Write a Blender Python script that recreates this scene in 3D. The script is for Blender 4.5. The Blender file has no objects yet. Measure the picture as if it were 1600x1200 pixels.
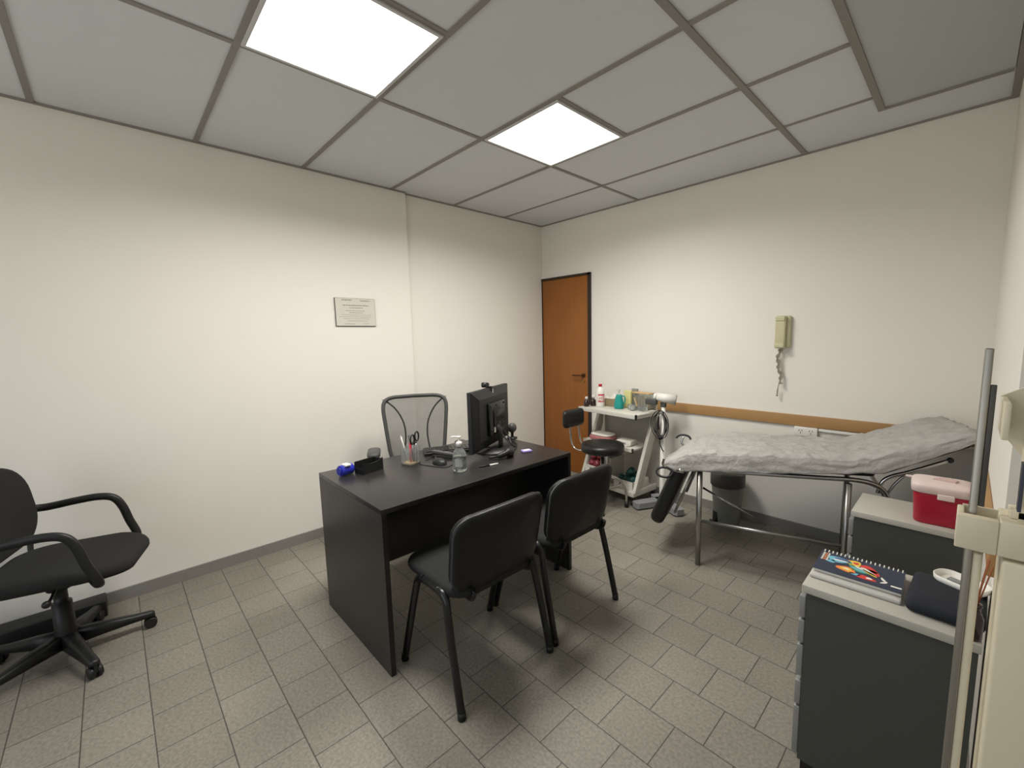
import bpy, bmesh, math, random
from mathutils import Vector, Matrix, noise
R = math.radians; PI = math.pi
S = bpy.context.scene; COL = S.collection
random.seed(7)

# ------------------------------------------------------------------ camera
cam = bpy.data.cameras.new('camera'); co = bpy.data.objects.new('camera', cam); COL.objects.link(co); S.camera = co
yaw, pit, rol = 0.7896, 0.1188, -0.0191
fw = Vector((-math.sin(yaw)*math.cos(pit), math.cos(yaw)*math.cos(pit), -math.sin(pit)))
r0 = Vector((math.cos(yaw), math.sin(yaw), 0)); u0 = r0.cross(fw)
rr = r0*math.cos(rol)+u0*math.sin(rol); uu = -r0*math.sin(rol)+u0*math.cos(rol)
M = Matrix((rr, uu, -fw)).transposed().to_4x4(); M.translation = (3.294, -3.3879, 1.4284)
co.matrix_world = M
cam.sensor_fit = 'HORIZONTAL'; cam.sensor_width = 36; cam.lens = 36*667.64/1600
cam.shift_x = -38.28/1600; cam.shift_y = 7.15/1600; cam.clip_start = .02

# ------------------------------------------------------------------ light
S.view_settings.view_transform = 'Standard'; S.view_settings.look = 'None'
S.view_settings.exposure = 0.0; S.view_settings.gamma = 1; S.view_settings.use_curve_mapping = False
w = bpy.data.worlds.new('world'); S.world = w; w.use_nodes = True
bg = w.node_tree.nodes['Background']; bg.inputs[1].default_value = 3.0      # added fill light for the unseen window: overcast sky over pale sunlit ground
wt = w.node_tree; tcw = wt.nodes.new('ShaderNodeTexCoord'); sp = wt.nodes.new('ShaderNodeSeparateXYZ'); cr = wt.nodes.new('ShaderNodeValToRGB'); mm = wt.nodes.new('ShaderNodeMapRange')
mm.inputs[1].default_value = -1; mm.inputs[2].default_value = 1
wt.links.new(tcw.outputs['Generated'], sp.inputs[0]); wt.links.new(sp.outputs[2], mm.inputs[0]); wt.links.new(mm.outputs[0], cr.inputs[0]); wt.links.new(cr.outputs[0], bg.inputs[0])
cr.color_ramp.elements[0].position = .47; cr.color_ramp.elements[0].color = (1.0, .98, .93, 1)
cr.color_ramp.elements[1].position = .53; cr.color_ramp.elements[1].color = (.55, .62, .72, 1)
pl = bpy.data.lights.new('fill_window_portal', 'AREA'); pl.shape = 'RECTANGLE'; pl.size = 2.8; pl.size_y = 1.7; pl.cycles.is_portal = True  # guides the fill light in through the added window behind the camera
po = bpy.data.objects.new('fill_window_portal', pl); COL.objects.link(po); po.location = (2.2, -5.62, 1.45); po.rotation_euler = (R(90), 0, 0)
PANEL = 4.0; LAMP_W = 29.0; SPREAD = 158   # diffuser glow, downward light and beam spread of each LED panel

# ------------------------------------------------------------------ materials
def lin(h):
    h = h.lstrip('#'); c = [int(h[i:i+2], 16)/255 for i in (0, 2, 4)]
    return tuple(x/12.92 if x <= .04045 else ((x+.055)/1.055)**2.4 for x in c)+(1,)
def mat(name, col, rough=.6, metal=0, var=0, vs=20, bump=0, bs=200, trans=0, alpha=1, spec=.5, ior=1.45, coat=0, emit=0, sss=0):
    m = bpy.data.materials.new(name); m.use_nodes = True; nt = m.node_tree; b = nt.nodes['Principled BSDF']
    c = lin(col); b.inputs['Base Color'].default_value = c
    b.inputs['Roughness'].default_value = rough; b.inputs['Metallic'].default_value = metal
    b.inputs['Specular IOR Level'].default_value = spec; b.inputs['IOR'].default_value = ior
    b.inputs['Transmission Weight'].default_value = trans; b.inputs['Alpha'].default_value = alpha
    b.inputs['Coat Weight'].default_value = coat
    if emit: b.inputs['Emission Color'].default_value = c; b.inputs['Emission Strength'].default_value = emit
    tc = nt.nodes.new('ShaderNodeTexCoord')
    n = nt.nodes.new('ShaderNodeTexNoise'); n.inputs['Scale'].default_value = vs; n.inputs['Detail'].default_value = 4
    nt.links.new(tc.outputs['Object'], n.inputs['Vector'])
    if not emit:
        v = var or .03
        mx = nt.nodes.new('ShaderNodeMix'); mx.data_type = 'RGBA'
        mx.inputs[6].default_value = tuple(x*(1-v) for x in c[:3])+(1,)
        mx.inputs[7].default_value = tuple(min(1, x*(1+v)) for x in c[:3])+(1,)
        nt.links.new(n.outputs[0], mx.inputs[0]); nt.links.new(mx.outputs[2], b.inputs['Base Color'])
    if bump:
        n2 = nt.nodes.new('ShaderNodeTexNoise'); n2.inputs['Scale'].default_value = bs; n2.inputs['Detail'].default_value = 3
        nt.links.new(tc.outputs['Object'], n2.inputs['Vector'])
        bp = nt.nodes.new('ShaderNodeBump'); bp.inputs['Strength'].default_value = bump; bp.inputs['Distance'].default_value = .002
        nt.links.new(n2.outputs[0], bp.inputs['Height']); nt.links.new(bp.outputs[0], b.inputs['Normal'])
    return m
def wood(name, c1, c2, rough, axis='Z', scale=6):
    m = mat(name, c1, rough); nt = m.node_tree; b = nt.nodes['Principled BSDF']
    tc = nt.nodes.new('ShaderNodeTexCoord'); mp = nt.nodes.new('ShaderNodeMapping')
    mp.inputs['Scale'].default_value = {'Z': (scale, scale, scale*.12), 'X': (scale*.12, scale, scale), 'Y': (scale, scale*.12, scale)}[axis]
    n = nt.nodes.new('ShaderNodeTexNoise'); n.inputs['Scale'].default_value = 3; n.inputs['Detail'].default_value = 6; n.inputs['Distortion'].default_value = .6
    mx = nt.nodes.new('ShaderNodeMix'); mx.data_type = 'RGBA'; mx.inputs[6].default_value = lin(c1); mx.inputs[7].default_value = lin(c2)
    nt.links.new(tc.outputs['Object'], mp.inputs[0]); nt.links.new(mp.outputs[0], n.inputs['Vector'])
    nt.links.new(n.outputs[0], mx.inputs[0]); nt.links.new(mx.outputs[2], b.inputs['Base Color'])
    return m
def floor_mat():
    m = mat('floor_tiles', '#8b8882', .55); nt = m.node_tree; b = nt.nodes['Principled BSDF']; L = nt.links.new
    tc = nt.nodes.new('ShaderNodeTexCoord'); mp = nt.nodes.new('ShaderNodeMapping')
    mp.inputs['Location'].default_value = (-.959+.2095*20, 3.213+.1935*20, 0)
    br = nt.nodes.new('ShaderNodeTexBrick'); br.offset = .5; br.offset_frequency = 2; br.squash = 1
    br.inputs['Scale'].default_value = 1; br.inputs['Brick Width'].default_value = .2095; br.inputs['Row Height'].default_value = .1935
    br.inputs['Mortar Size'].default_value = .0022; br.inputs['Mortar Smooth'].default_value = .3; br.inputs['Bias'].default_value = 0
    br.inputs['Color1'].default_value = lin('#888378'); br.inputs['Color2'].default_value = lin('#7e796e'); br.inputs['Mortar'].default_value = lin('#4b4944')
    L(tc.outputs['Object'], mp.inputs[0]); L(mp.outputs[0], br.inputs['Vector'])
    n = nt.nodes.new('ShaderNodeTexNoise'); n.inputs['Scale'].default_value = 90; n.inputs['Detail'].default_value = 5
    L(tc.outputs['Object'], n.inputs['Vector'])
    n3 = nt.nodes.new('ShaderNodeTexNoise'); n3.inputs['Scale'].default_value = 1.7; n3.inputs['Detail'].default_value = 3; L(tc.outputs['Object'], n3.inputs['Vector'])
    mr = nt.nodes.new('ShaderNodeMapRange'); mr.inputs[1].default_value = .3; mr.inputs[2].default_value = .7; mr.inputs[3].default_value = .78; mr.inputs[4].default_value = 1.2
    L(n.outputs[0], mr.inputs[0])
    mr2 = nt.nodes.new('ShaderNodeMapRange'); mr2.inputs[1].default_value = .3; mr2.inputs[2].default_value = .7; mr2.inputs[3].default_value = .9; mr2.inputs[4].default_value = 1.1
    L(n3.outputs[0], mr2.inputs[0])
    mu = nt.nodes.new('ShaderNodeMath'); mu.operation = 'MULTIPLY'; L(mr.outputs[0], mu.inputs[0]); L(mr2.outputs[0], mu.inputs[1])
    vm = nt.nodes.new('ShaderNodeVectorMath'); vm.operation = 'SCALE'; L(br.outputs['Color'], vm.inputs[0]); L(mu.outputs[0], vm.inputs['Scale'])
    L(vm.outputs[0], b.inputs['Base Color'])
    mh = nt.nodes.new('ShaderNodeMath'); mh.operation = 'MULTIPLY_ADD'; L(br.outputs['Fac'], mh.inputs[0]); mh.inputs[1].default_value = -1; L(n.outputs[0], mh.inputs[2])
    bp = nt.nodes.new('ShaderNodeBump'); bp.inputs['Strength'].default_value = .6; bp.inputs['Distance'].default_value = .002
    L(mh.outputs[0], bp.inputs['Height']); L(bp.outputs[0], b.inputs['Normal'])
    return m
def mesh_fabric():
    m = bpy.data.materials.new('chair_mesh'); m.use_nodes = True; nt = m.node_tree; nt.nodes.clear(); L = nt.links.new
    o = nt.nodes.new('ShaderNodeOutputMaterial'); d = nt.nodes.new('ShaderNodeBsdfDiffuse'); d.inputs[0].default_value = lin('#4c4c4a')
    t = nt.nodes.new('ShaderNodeBsdfTransparent'); mx = nt.nodes.new('ShaderNodeMixShader')
    tc = nt.nodes.new('ShaderNodeTexCoord'); ws = []
    n = nt.nodes.new('ShaderNodeTexNoise'); n.inputs['Scale'].default_value = 14; L(tc.outputs['Object'], n.inputs[0])
    mr = nt.nodes.new('ShaderNodeMapRange'); mr.inputs[3].default_value = .5; mr.inputs[4].default_value = .6
    L(n.outputs[0], mr.inputs[0]); L(mr.outputs[0], mx.inputs[0]); L(t.outputs[0], mx.inputs[1]); L(d.outputs[0], mx.inputs[2]); L(mx.outputs[0], o.inputs[0])
    return m
m_wall = mat('wall_paint', '#e6e2d9', .85, var=.015, vs=3, bump=.15, bs=60)
m_ceil = mat('ceiling_tile', '#d6d9da', .9, var=.02, vs=4, bump=.15, bs=150)
m_grid = mat('ceiling_tee', '#8b8781', .6)
m_hatch = mat('hatch_panel', '#b3b8b8', .35)
m_floor = floor_mat()
m_base = mat('baseboard_stone', '#85827c', .5, var=.1, vs=60)
m_rail = wood('rail_wood', '#b08a5a', '#a07a4c', .5, 'X')
m_door = wood('door_wood', '#9a5f28', '#84501f', .35, 'Z')
m_dark = mat('door_frame_dark', '#2c2219', .5)
m_desk = wood('desk_laminate', '#2a2927', '#211f1e', .33, 'Y', 20)
m_blk = mat('black_plastic', '#1b1b1b', .45)
m_blkg = mat('black_gloss', '#131313', .2)
m_fab = mat('black_fabric', '#1e1e1d', .9, var=.25, vs=300, bump=.5, bs=900)
m_vinyl = mat('black_vinyl', '#1d1d1d', .38, bump=.2, bs=90)
m_tube = mat('black_tube', '#141414', .3, spec=.6)
m_grey = mat('grey_plastic', '#4b4b49', .5)
m_chrome = mat('chrome', '#c9c9c5', .18, metal=1)
m_steel = mat('satin_steel', '#a9a8a3', .35, metal=1)
m_silver = mat('silver_paint', '#a09f9a', .4, metal=.3)
m_cab = mat('charcoal_laminate', '#444540', .6, var=.08, vs=120)
m_top = mat('grey_laminate', '#b3b0a6', .45)
m_hand = mat('drawer_front_grey', '#8f8f8d', .4, metal=.3)
m_cart = mat('cart_white', '#cfccc2', .4)
m_cream = mat('cream_enamel', '#d8ceb4', .35)
m_ivory = mat('ivory_plastic', '#c2bc98', .35)
m_white = mat('white_plastic', '#e4e2da', .4)
m_paper = mat('crepe_paper', '#a9a6a1', .9, var=.2, vs=22, bump=1.0, bs=45)
m_paper.node_tree.nodes['Bump'].inputs['Distance'].default_value = .006
m_chairv = mat('chair_vinyl', '#151514', .42, bump=.2, bs=90, spec=.4)
m_page = mat('page_white', '#dcd9cf', .8)
m_red = mat('red_plastic', '#a51f33', .35)
m_lid = mat('frosted_lid', '#e6d3cd', .4, alpha=.9)
m_rlab = mat('label_red', '#c22a3a', .5)
m_blue = mat('blue_plastic', '#2c33a8', .35)
m_glass = mat('clear_glass', '#f4f8f6', .03, trans=1, ior=1.45)
m_clear = mat('clear_plastic', '#eef2f0', .08, trans=.9, ior=1.25)
m_gel = mat('gel_liquid', '#e6eee9', .02, trans=1, ior=1.34)
m_teal = mat('teal_plastic', '#1f8f88', .25)
m_tealbag = mat('teal_bag', '#28564f', .35, var=.3, vs=40)
m_amber = mat('amber_glass', '#2a1410', .15, coat=.5)
m_pink = mat('pink_bag', '#a56a68', .6, var=.2, vs=30)
m_redbag = mat('dark_red_bag', '#7e2f38', .35, var=.35, vs=35)
m_wood = mat('light_wood', '#c9a878', .6)
m_reed = mat('reed', '#9a5a34', .7)
m_greyp = mat('grey_enamel', '#87888a', .5)
m_binl = mat('bin_lid', '#4e4d47', .5)
m_binb = mat('bin_body', '#86867f', .5)
m_navy = mat('navy_cover', '#1d2740', .35)
m_sleeve = mat('neoprene_sleeve', '#20232b', .9, bump=.4, bs=700)
m_lens = mat('dark_lens', '#0a0a0a', .1)
m_gold = mat('brass', '#a07a3c', .35, metal=1)
m_mesh = mesh_fabric()
m_lilac = mat('lilac_card', '#9a8cc4', .4)
m_yel = mat('yellow_paper', '#d7cf8e', .7)
m_ink = mat('ink', '#6b6a60', .9)
m_cert = mat('certificate_paper', '#cbc8bb', .7, var=.05, vs=25)
m_tanb = mat('tan_box', '#8a7b5e', .7, var=.2, vs=40)
m_diff = mat('light_diffuser', '#ffffff', .5, emit=PANEL)
m_diff.node_tree.nodes['Principled BSDF'].inputs['Emission Color'].default_value = (1, .965, .90, 1)
ART = [mat('art_'+n, c, .4) for n, c in [('cyan', '#6fb3c8'), ('orange', '#e8823a'), ('yellow', '#e5c24a'), ('red', '#cf3b34'), ('green', '#3b8f7a'), ('white', '#e9e6dd'), ('blue', '#33508f')]]

# ------------------------------------------------------------------ mesh builder
class MB:
    def __init__(s): s.bm = bmesh.new(); s.mats = []; s.mi = 0; s.T = Matrix()
    def m(s, mt):
        if mt not in s.mats: s.mats.append(mt)
        s.mi = s.mats.index(mt); return s
    def _fin(s, vs, fs, smooth):
        for v in vs: v.co = s.T @ v.co
        for f in fs: f.material_index = s.mi; f.smooth = smooth
    def box(s, x0, x1, y0, y1, z0, z1, r=0, seg=3, rot=None, smooth=False):
        if rot is None: rot = Matrix()
        c = Vector(((x0+x1)/2, (y0+y1)/2, (z0+z1)/2)); bm = bmesh.new()
        bmesh.ops.create_cube(bm, size=1)
        for v in bm.verts: v.co = Vector((v.co.x*abs(x1-x0), v.co.y*abs(y1-y0), v.co.z*abs(z1-z0)))
        if r: bmesh.ops.bevel(bm, geom=bm.edges[:], offset=min(r, .49*min(abs(x1-x0), abs(y1-y0), abs(z1-z0))), segments=seg, affect='EDGES', profile=.5)
        for v in bm.verts: v.co = c+rot.to_3x3() @ v.co
        s.add(bm, smooth or bool(r)); return s
    def add(s, bm, smooth=False):
        mp = {}
        for v in bm.verts: mp[v] = s.bm.verts.new(s.T @ v.co)
        for f in bm.faces:
            try: g = s.bm.faces.new([mp[v] for v in f.verts]); g.material_index = s.mi; g.smooth = smooth
            except ValueError: pass
        bm.free()
    def grid(s, rows, closed_u=False, cap=False, smooth=True):
        V = [[s.bm.verts.new(s.T @ Vector(p)) for p in row] for row in rows]; n = len(V[0])
        for i in range(len(V)-1):
            for j in range(n if closed_u else n-1):
                k = (j+1) % n
                f = s.bm.faces.new((V[i][j], V[i][k], V[i+1][k], V[i+1][j])); f.material_index = s.mi; f.smooth = smooth
        if cap:
            for row, rev in ((V[0], True), (V[-1], False)):
                f = s.bm.faces.new(row[::-1] if rev else row); f.material_index = s.mi
        return s
    def tube(s, pts, r, seg=10, sm=0, closed=False, flat=1.0):
        P = [Vector(p) for p in pts]
        if sm: P = catmull(P, sm, closed)
        n = len(P); rows = []; up = None
        for i, p in enumerate(P):
            if closed: t = (P[(i+1) % n]-P[i-1]).normalized()
            else: t = (P[min(i+1, n-1)]-P[max(i-1, 0)]).normalized()
            if up is None: up = Vector((0, 0, 1)) if abs(t.z) < .9 else Vector((1, 0, 0))
            a = t.cross(up)
            if a.length < 1e-6: a = t.orthogonal()
            a.normalize(); b = a.cross(t).normalized(); up = b
            ri = r[i*(len(r)-1)//max(1, n-1)] if isinstance(r, (list, tuple)) else r
            rows.append([p+a*ri*math.cos(2*PI*k/seg)+b*ri*flat*math.sin(2*PI*k/seg) for k in range(seg)])
        if closed: rows.append(rows[0])
        return s.grid(rows, True, not closed)
    def cyl(s, p0, p1, r0, r1=None, seg=20):
        r1 = r0 if r1 is None else r1
        p0, p1 = Vector(p0), Vector(p1); t = (p1-p0).normalized(); a = t.orthogonal().normalized(); b = t.cross(a)
        rows = [[p+a*r*math.cos(2*PI*k/seg)+b*r*math.sin(2*PI*k/seg) for k in range(seg)] for p, r in ((p0, r0), (p1, r1))]
        return s.grid(rows, True, True)
    def lathe(s, prof, c=(0, 0, 0), seg=24, sx=1, sy=1):
        rows = [[(c[0]+max(r, 1e-4)*sx*math.cos(2*PI*k/seg), c[1]+max(r, 1e-4)*sy*math.sin(2*PI*k/seg), c[2]+z) for k in range(seg)] for r, z in prof]
        return s.grid(rows, True, True)
    def prism(s, poly, z0, z1, smooth=False):
        lo = [s.bm.verts.new(s.T @ Vector((x, y, z0))) for x, y in poly]; hi = [s.bm.verts.new(s.T @ Vector((x, y, z1))) for x, y in poly]
        n = len(poly); fs = [s.bm.faces.new(lo[::-1]), s.bm.faces.new(hi)]
        for i in range(n): f = s.bm.faces.new((lo[i], lo[(i+1) % n], hi[(i+1) % n], hi[i])); f.smooth = smooth; fs.append(f)
        for f in fs: f.material_index = s.mi
        return s
    def ball(s, c, r, sx=1, sy=1, sz=1, seg=16, nz=0):
        rows = []
        for i in range(seg//2+1):
            th = PI*i/(seg//2); row = []
            for k in range(seg):
                ph = 2*PI*k/seg; d = Vector((math.sin(th)*math.cos(ph), math.sin(th)*math.sin(ph), -math.cos(th)))
                if i in (0, seg//2): d = Vector((1e-3*math.cos(ph), 1e-3*math.sin(ph), d.z))
                q = r*(1+nz*noise.noise(d*2.5+Vector(c)*30)); row.append((c[0]+d.x*q*sx, c[1]+d.y*q*sy, c[2]+d.z*q*sz))
            rows.append(row)
        return s.grid(rows, True, True)
    def obj(s, name, mt=None, parent=None):
        if mt is not None and not s.mats: s.mats = [mt]
        bmesh.ops.recalc_face_normals(s.bm, faces=s.bm.faces[:])
        me = bpy.data.meshes.new(name); s.bm.to_mesh(me); s.bm.free()
        for x in s.mats: me.materials.append(x)
        o = bpy.data.objects.new(name, me); COL.objects.link(o)
        if parent: o.parent = parent
        return o
def catmull(P, k, closed=False):
    out = []; n = len(P); rng = n if closed else n-1
    for i in range(rng):
        p0 = P[i-1] if (i or closed) else P[0]; p1 = P[i]; p2 = P[(i+1) % n]; p3 = P[(i+2) % n] if (i+2 < n or closed) else P[-1]
        for j in range(k):
            t = j/k; out.append(.5*((2*p1)+(p2-p0)*t+(2*p0-5*p1+4*p2-p3)*t*t+(3*p1-p0-3*p2+p3)*t*t*t))
    if not closed: out.append(P[-1])
    return out
def rrect(w, h, r, n=5, taper=0):
    out = []
    for cx, cy, a0 in ((w/2-r, h/2-r, 0), (-w/2+r, h/2-r, 90), (-w/2+r, -h/2+r, 180), (w/2-r, -h/2+r, 270)):
        for i in range(n+1):
            a = R(a0+90*i/n); x = cx+r*math.cos(a); y = cy+r*math.sin(a); out.append((x*(1-taper*(.5-y/h)), y))
    return out
def cushion(mb, poly, z0, z1, fn=None, e=.012):
    """padded slab from outline poly (x,y) between z0 and z1 with rounded rim; fn maps the point."""
    fn = fn or (lambda p: p); c = Vector((sum(p[0] for p in poly)/len(poly), sum(p[1] for p in poly)/len(poly)))
    rows = []
    def ring(k, z): return [tuple(fn(Vector((c.x+(x-c.x)*k, c.y+(y-c.y)*k, z)))) for x, y in poly]
    ext = max((Vector(p)-c).length for p in poly); k = e/ext
    for sc, z in ((.02, z0), (.5, z0), (1-k*1.2, z0), (1-k*.35, z0+e*.3), (1, z0+e), (1, z1-e), (1-k*.35, z1-e*.3), (1-k*1.2, z1), (.75, z1+e*.25), (.4, z1+e*.4), (.02, z1+e*.45)): rows.append(ring(sc, z))
    mb.grid(rows, True, True); return mb
def tag(o, label, cat, group=None, kind=None):
    o['label'] = label; o['category'] = cat
    if group: o['group'] = group
    if kind: o['kind'] = kind
    return o
def thing(name, label, cat, loc=(0, 0, 0), rz=0, group=None):
    o = bpy.data.objects.new(name, None); COL.objects.link(o); o.location = loc; o.rotation_euler = (0, 0, R(rz)); o.empty_display_size = .05
    return tag(o, label, cat, group)
def struct(name, mb, mt, parent=None):
    o = mb.obj(name, mt, parent)
    if not parent: o['kind'] = 'structure'
    return o
def dup(root, loc, rz, label):
    r = root.copy(); COL.objects.link(r); r.location = loc; r.rotation_euler = (0, 0, R(rz)); r['label'] = label
    for ch in list(root.children):
        c = ch.copy(); COL.objects.link(c); c.parent = r
        for g in list(ch.children):
            d = g.copy(); COL.objects.link(d); d.parent = c
    return r
def one(name, mb, mt, label, cat, loc=(0, 0, 0), rz=0, group=None):
    o = mb.obj(name, mt); o.location = loc; o.rotation_euler = (0, 0, R(rz)); return tag(o, label, cat, group)
def text(mb, s, size, T, depth=.0004):
    cu = bpy.data.curves.new('t', 'FONT'); cu.body = s; cu.size = size; cu.extrude = depth; cu.align_x = 'CENTER'; cu.align_y = 'CENTER'
    ob = bpy.data.objects.new('t', cu); me = ob.to_mesh(); bm = bmesh.new(); bm.from_mesh(me); bm.transform(T)
    mb.add(bm); ob.to_mesh_clear(); bpy.data.objects.remove(ob); bpy.data.curves.remove(cu)

# ================================================================== SETTING
H = 2.603; W = 3.39; YR = -1.82; YF = -5.6; XN = 4.3; ST = -1.59
struct('floor', MB().box(-.2, XN+.2, YF-.2, .2, -.1, 0), m_floor)
struct('ceiling', MB().box(-.2, XN+.2, YF-.2, .2, H, H+.1), m_ceil)
mb = MB().box(-.2, 0, ST, .2, 0, H); mb.box(-.2, .027, YF-.2, ST, 0, H); struct('wall_left', mb, m_wall)
struct('wall_back', MB().box(0, W, 0, .2, 0, H), m_wall)
struct('wall_right', MB().box(W, XN+.2, YR, .2, 0, H), m_wall)
struct('wall_near_right', MB().box(XN, XN+.2, YF-.2, YR, 0, H), m_wall)
mb = MB().box(.027, .8, YF-.2, YF, 0, H); mb.box(3.6, XN, YF-.2, YF, 0, H); mb.box(.8, 3.6, YF-.2, YF, 0, .6); mb.box(.8, 3.6, YF-.2, YF, 2.3, H); struct('wall_front', mb, m_wall)
mb = MB()
for xx in (.8, 1.715, 2.645, 3.56): mb.box(xx, xx+.04, YF-.12, YF-.08, .64, 2.26)
mb.box(.8, 3.6, YF-.12, YF-.08, .6, .64); mb.box(.8, 3.6, YF-.12, YF-.08, 2.26, 2.3); wn = mb.obj('fill_window_1', m_white); wn['kind'] = 'structure'  # window added out of view to bring soft fill light to the ceiling
mb = MB().box(.0005, .012, ST, -.001, 0, .07); mb.box(.0275, .039, YF, ST, 0, .07); struct('baseboard_left', mb, m_base)
struct('baseboard_back', MB().box(.70, W-.012, -.012, -.0005, 0, .07), m_base)
struct('baseboard_right', MB().box(W-.012, W-.0005, YR, -.001, 0, .07), m_base)
# wooden bumper rail on back and right wall
struct('trim_1', MB().box(1.40, W-.018, -.018, -.0005, .778, .856, r=.003), m_rail)
struct('trim_2', MB().box(W-.018, W-.0005, YR+.02, -.001, .778, .856, r=.003), wood('rail_wood_side', '#b08a5a', '#a07a4c', .5, 'Y'))
# ceiling tees
L1, L2, L3, L4 = 1.179, 1.787, 2.447, 2.889
MM = [0, -.526, -1.112, -1.708, -2.341, -2.917, -3.542, -4.15]
tn = [2]
def tee(x0, x1, y0, y1, d=.006):
    tn[0] += 1; struct('trim_%d' % tn[0], MB().box(x0, x1, y0, y1, H-d, H-.0003), m_grid)
g = .012
tee(L1-g, L1+g, YF, -.004); tee(L3-.015, L3+.015, YF, -.004, .008)
tee(L2-g, L2+g, MM[3]+g, MM[2]-g); tee(L2-g, L2+g, MM[5]+g, MM[4]-g)
for y, xe in ((MM[1], L4), (MM[2], L4), (MM[3], XN), (MM[4], XN), (MM[5], XN), (MM[6], XN), (MM[7], XN)):
    w_ = g*(.75 if y > -1 else 1)
    segs = [(.028 if y < ST else .002, L1-g), (L1+g, L3-.015), (L3+.015, xe-.02)]
    for a, b in segs: tee(a, b, y-w_, y+w_)
tee(.001, .013, ST, -.004, .01); tee(.028, .041, YF, ST, .01); tee(.013, W-.03, -.013, -.001, .01); tee(W-.03, W-.001, YR, -.001, .012)
# door
d = MB().box(.012, .632, -.012, .0, .004, 2.028, r=.002).obj('door_1', m_door); d['kind'] = 'structure'
fr = MB().box(.632, .664, -.022, -.0005, 0, 2.05); fr.box(.001, .664, -.022, -.0005, 2.028, 2.05); fr.box(.0005, .012, -.016, -.0005, 0, 2.028); fr.obj('door_frame', m_dark, d)
h = MB().cyl((.575, -.012, 1.04), (.575, -.03, 1.04), .02); h.tube([(.575, -.03, 1.04), (.575, -.055, 1.04), (.56, -.058, 1.04), (.46, -.056, 1.038)], .008, 8, 4); h.obj('door_handle', mat('dull_bronze', '#5c3f22', .35, metal=.6), d)
MB().cyl((.572, -.012, 1.0-.02), (.572, -.02, .98), .014).obj('keyhole', m_gold, d)

# ------------------------------------------------------------------ ceiling lights + hatch
def light(x0, x1, y0, y1, label):
    t = thing('ceiling_light', label, 'ceiling light', ((x0+x1)/2, (y0+y1)/2, H-.0125), 0, 'square ceiling light panels'); w_, d_ = (x1-x0)/2, (y1-y0)/2
    b = MB(); k = .014
    b.box(-w_, w_, -d_, -d_+k, 0, .012); b.box(-w_, w_, d_-k, d_, 0, .012); b.box(-w_, -w_+k, -d_+k, d_-k, 0, .012); b.box(w_-k, w_, -d_+k, d_-k, 0, .012)
    b.obj('frame', mat('light_frame', '#c8c8c6', .5), t); MB().box(-w_+k, w_-k, -d_+k, d_-k, .002, .01).obj('diffuser', m_diff, t)
    al = bpy.data.lights.new('panel_light', 'AREA'); al.shape = 'SQUARE'; al.size = 2*(w_-k); al.energy = LAMP_W; al.spread = R(SPREAD); al.color = (1, .97, .92)
    ao = bpy.data.objects.new('panel_light', al); COL.objects.link(ao); ao.parent = t; ao.location = (0, 0, -.001)
light(L1+g, L2-g, MM[3]+g, MM[2]-g, 'smaller looking square light panel above the desk, the one nearer the door')
light(L1+g, L2-g, MM[5]+g, MM[4]-g, 'larger looking square light panel cut by the top edge of the photo')
t = thing('ceiling_hatch', 'grey recessed hatch panel in the ceiling corner by the right wall', 'hatch', (L4, -.37, H-.02))
b = MB(); b.box(-.018, .012, -1.3, .0, 0, .019); b.box(.012, .468, -.018, 0, 0, .019); b.obj('frame', m_grid, t)
MB().box(.012, .468, -1.3, -.018, .008, .019).obj('panel', m_hatch, t)

# ================================================================== DESK
t = thing('desk', 'long black laminate office desk in the middle of the room', 'desk', (.93, -2.67, 0))
DX, DY, DZ = .73, 1.18, .743
MB().box(0, DX, 0, DY, DZ-.022, DZ, r=.001).obj('desktop', m_desk, t)
MB().box(0, DX, 0, .022, 0, DZ-.0222).obj('side_panel', m_desk, t)
MB().box(0, DX, DY-.022, DY, 0, DZ-.0222).obj('side_panel', m_desk, t)
MB().box(.40, .418, .022, DY-.022, .34, DZ-.022).obj('modesty_panel', m_desk, t)

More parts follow.
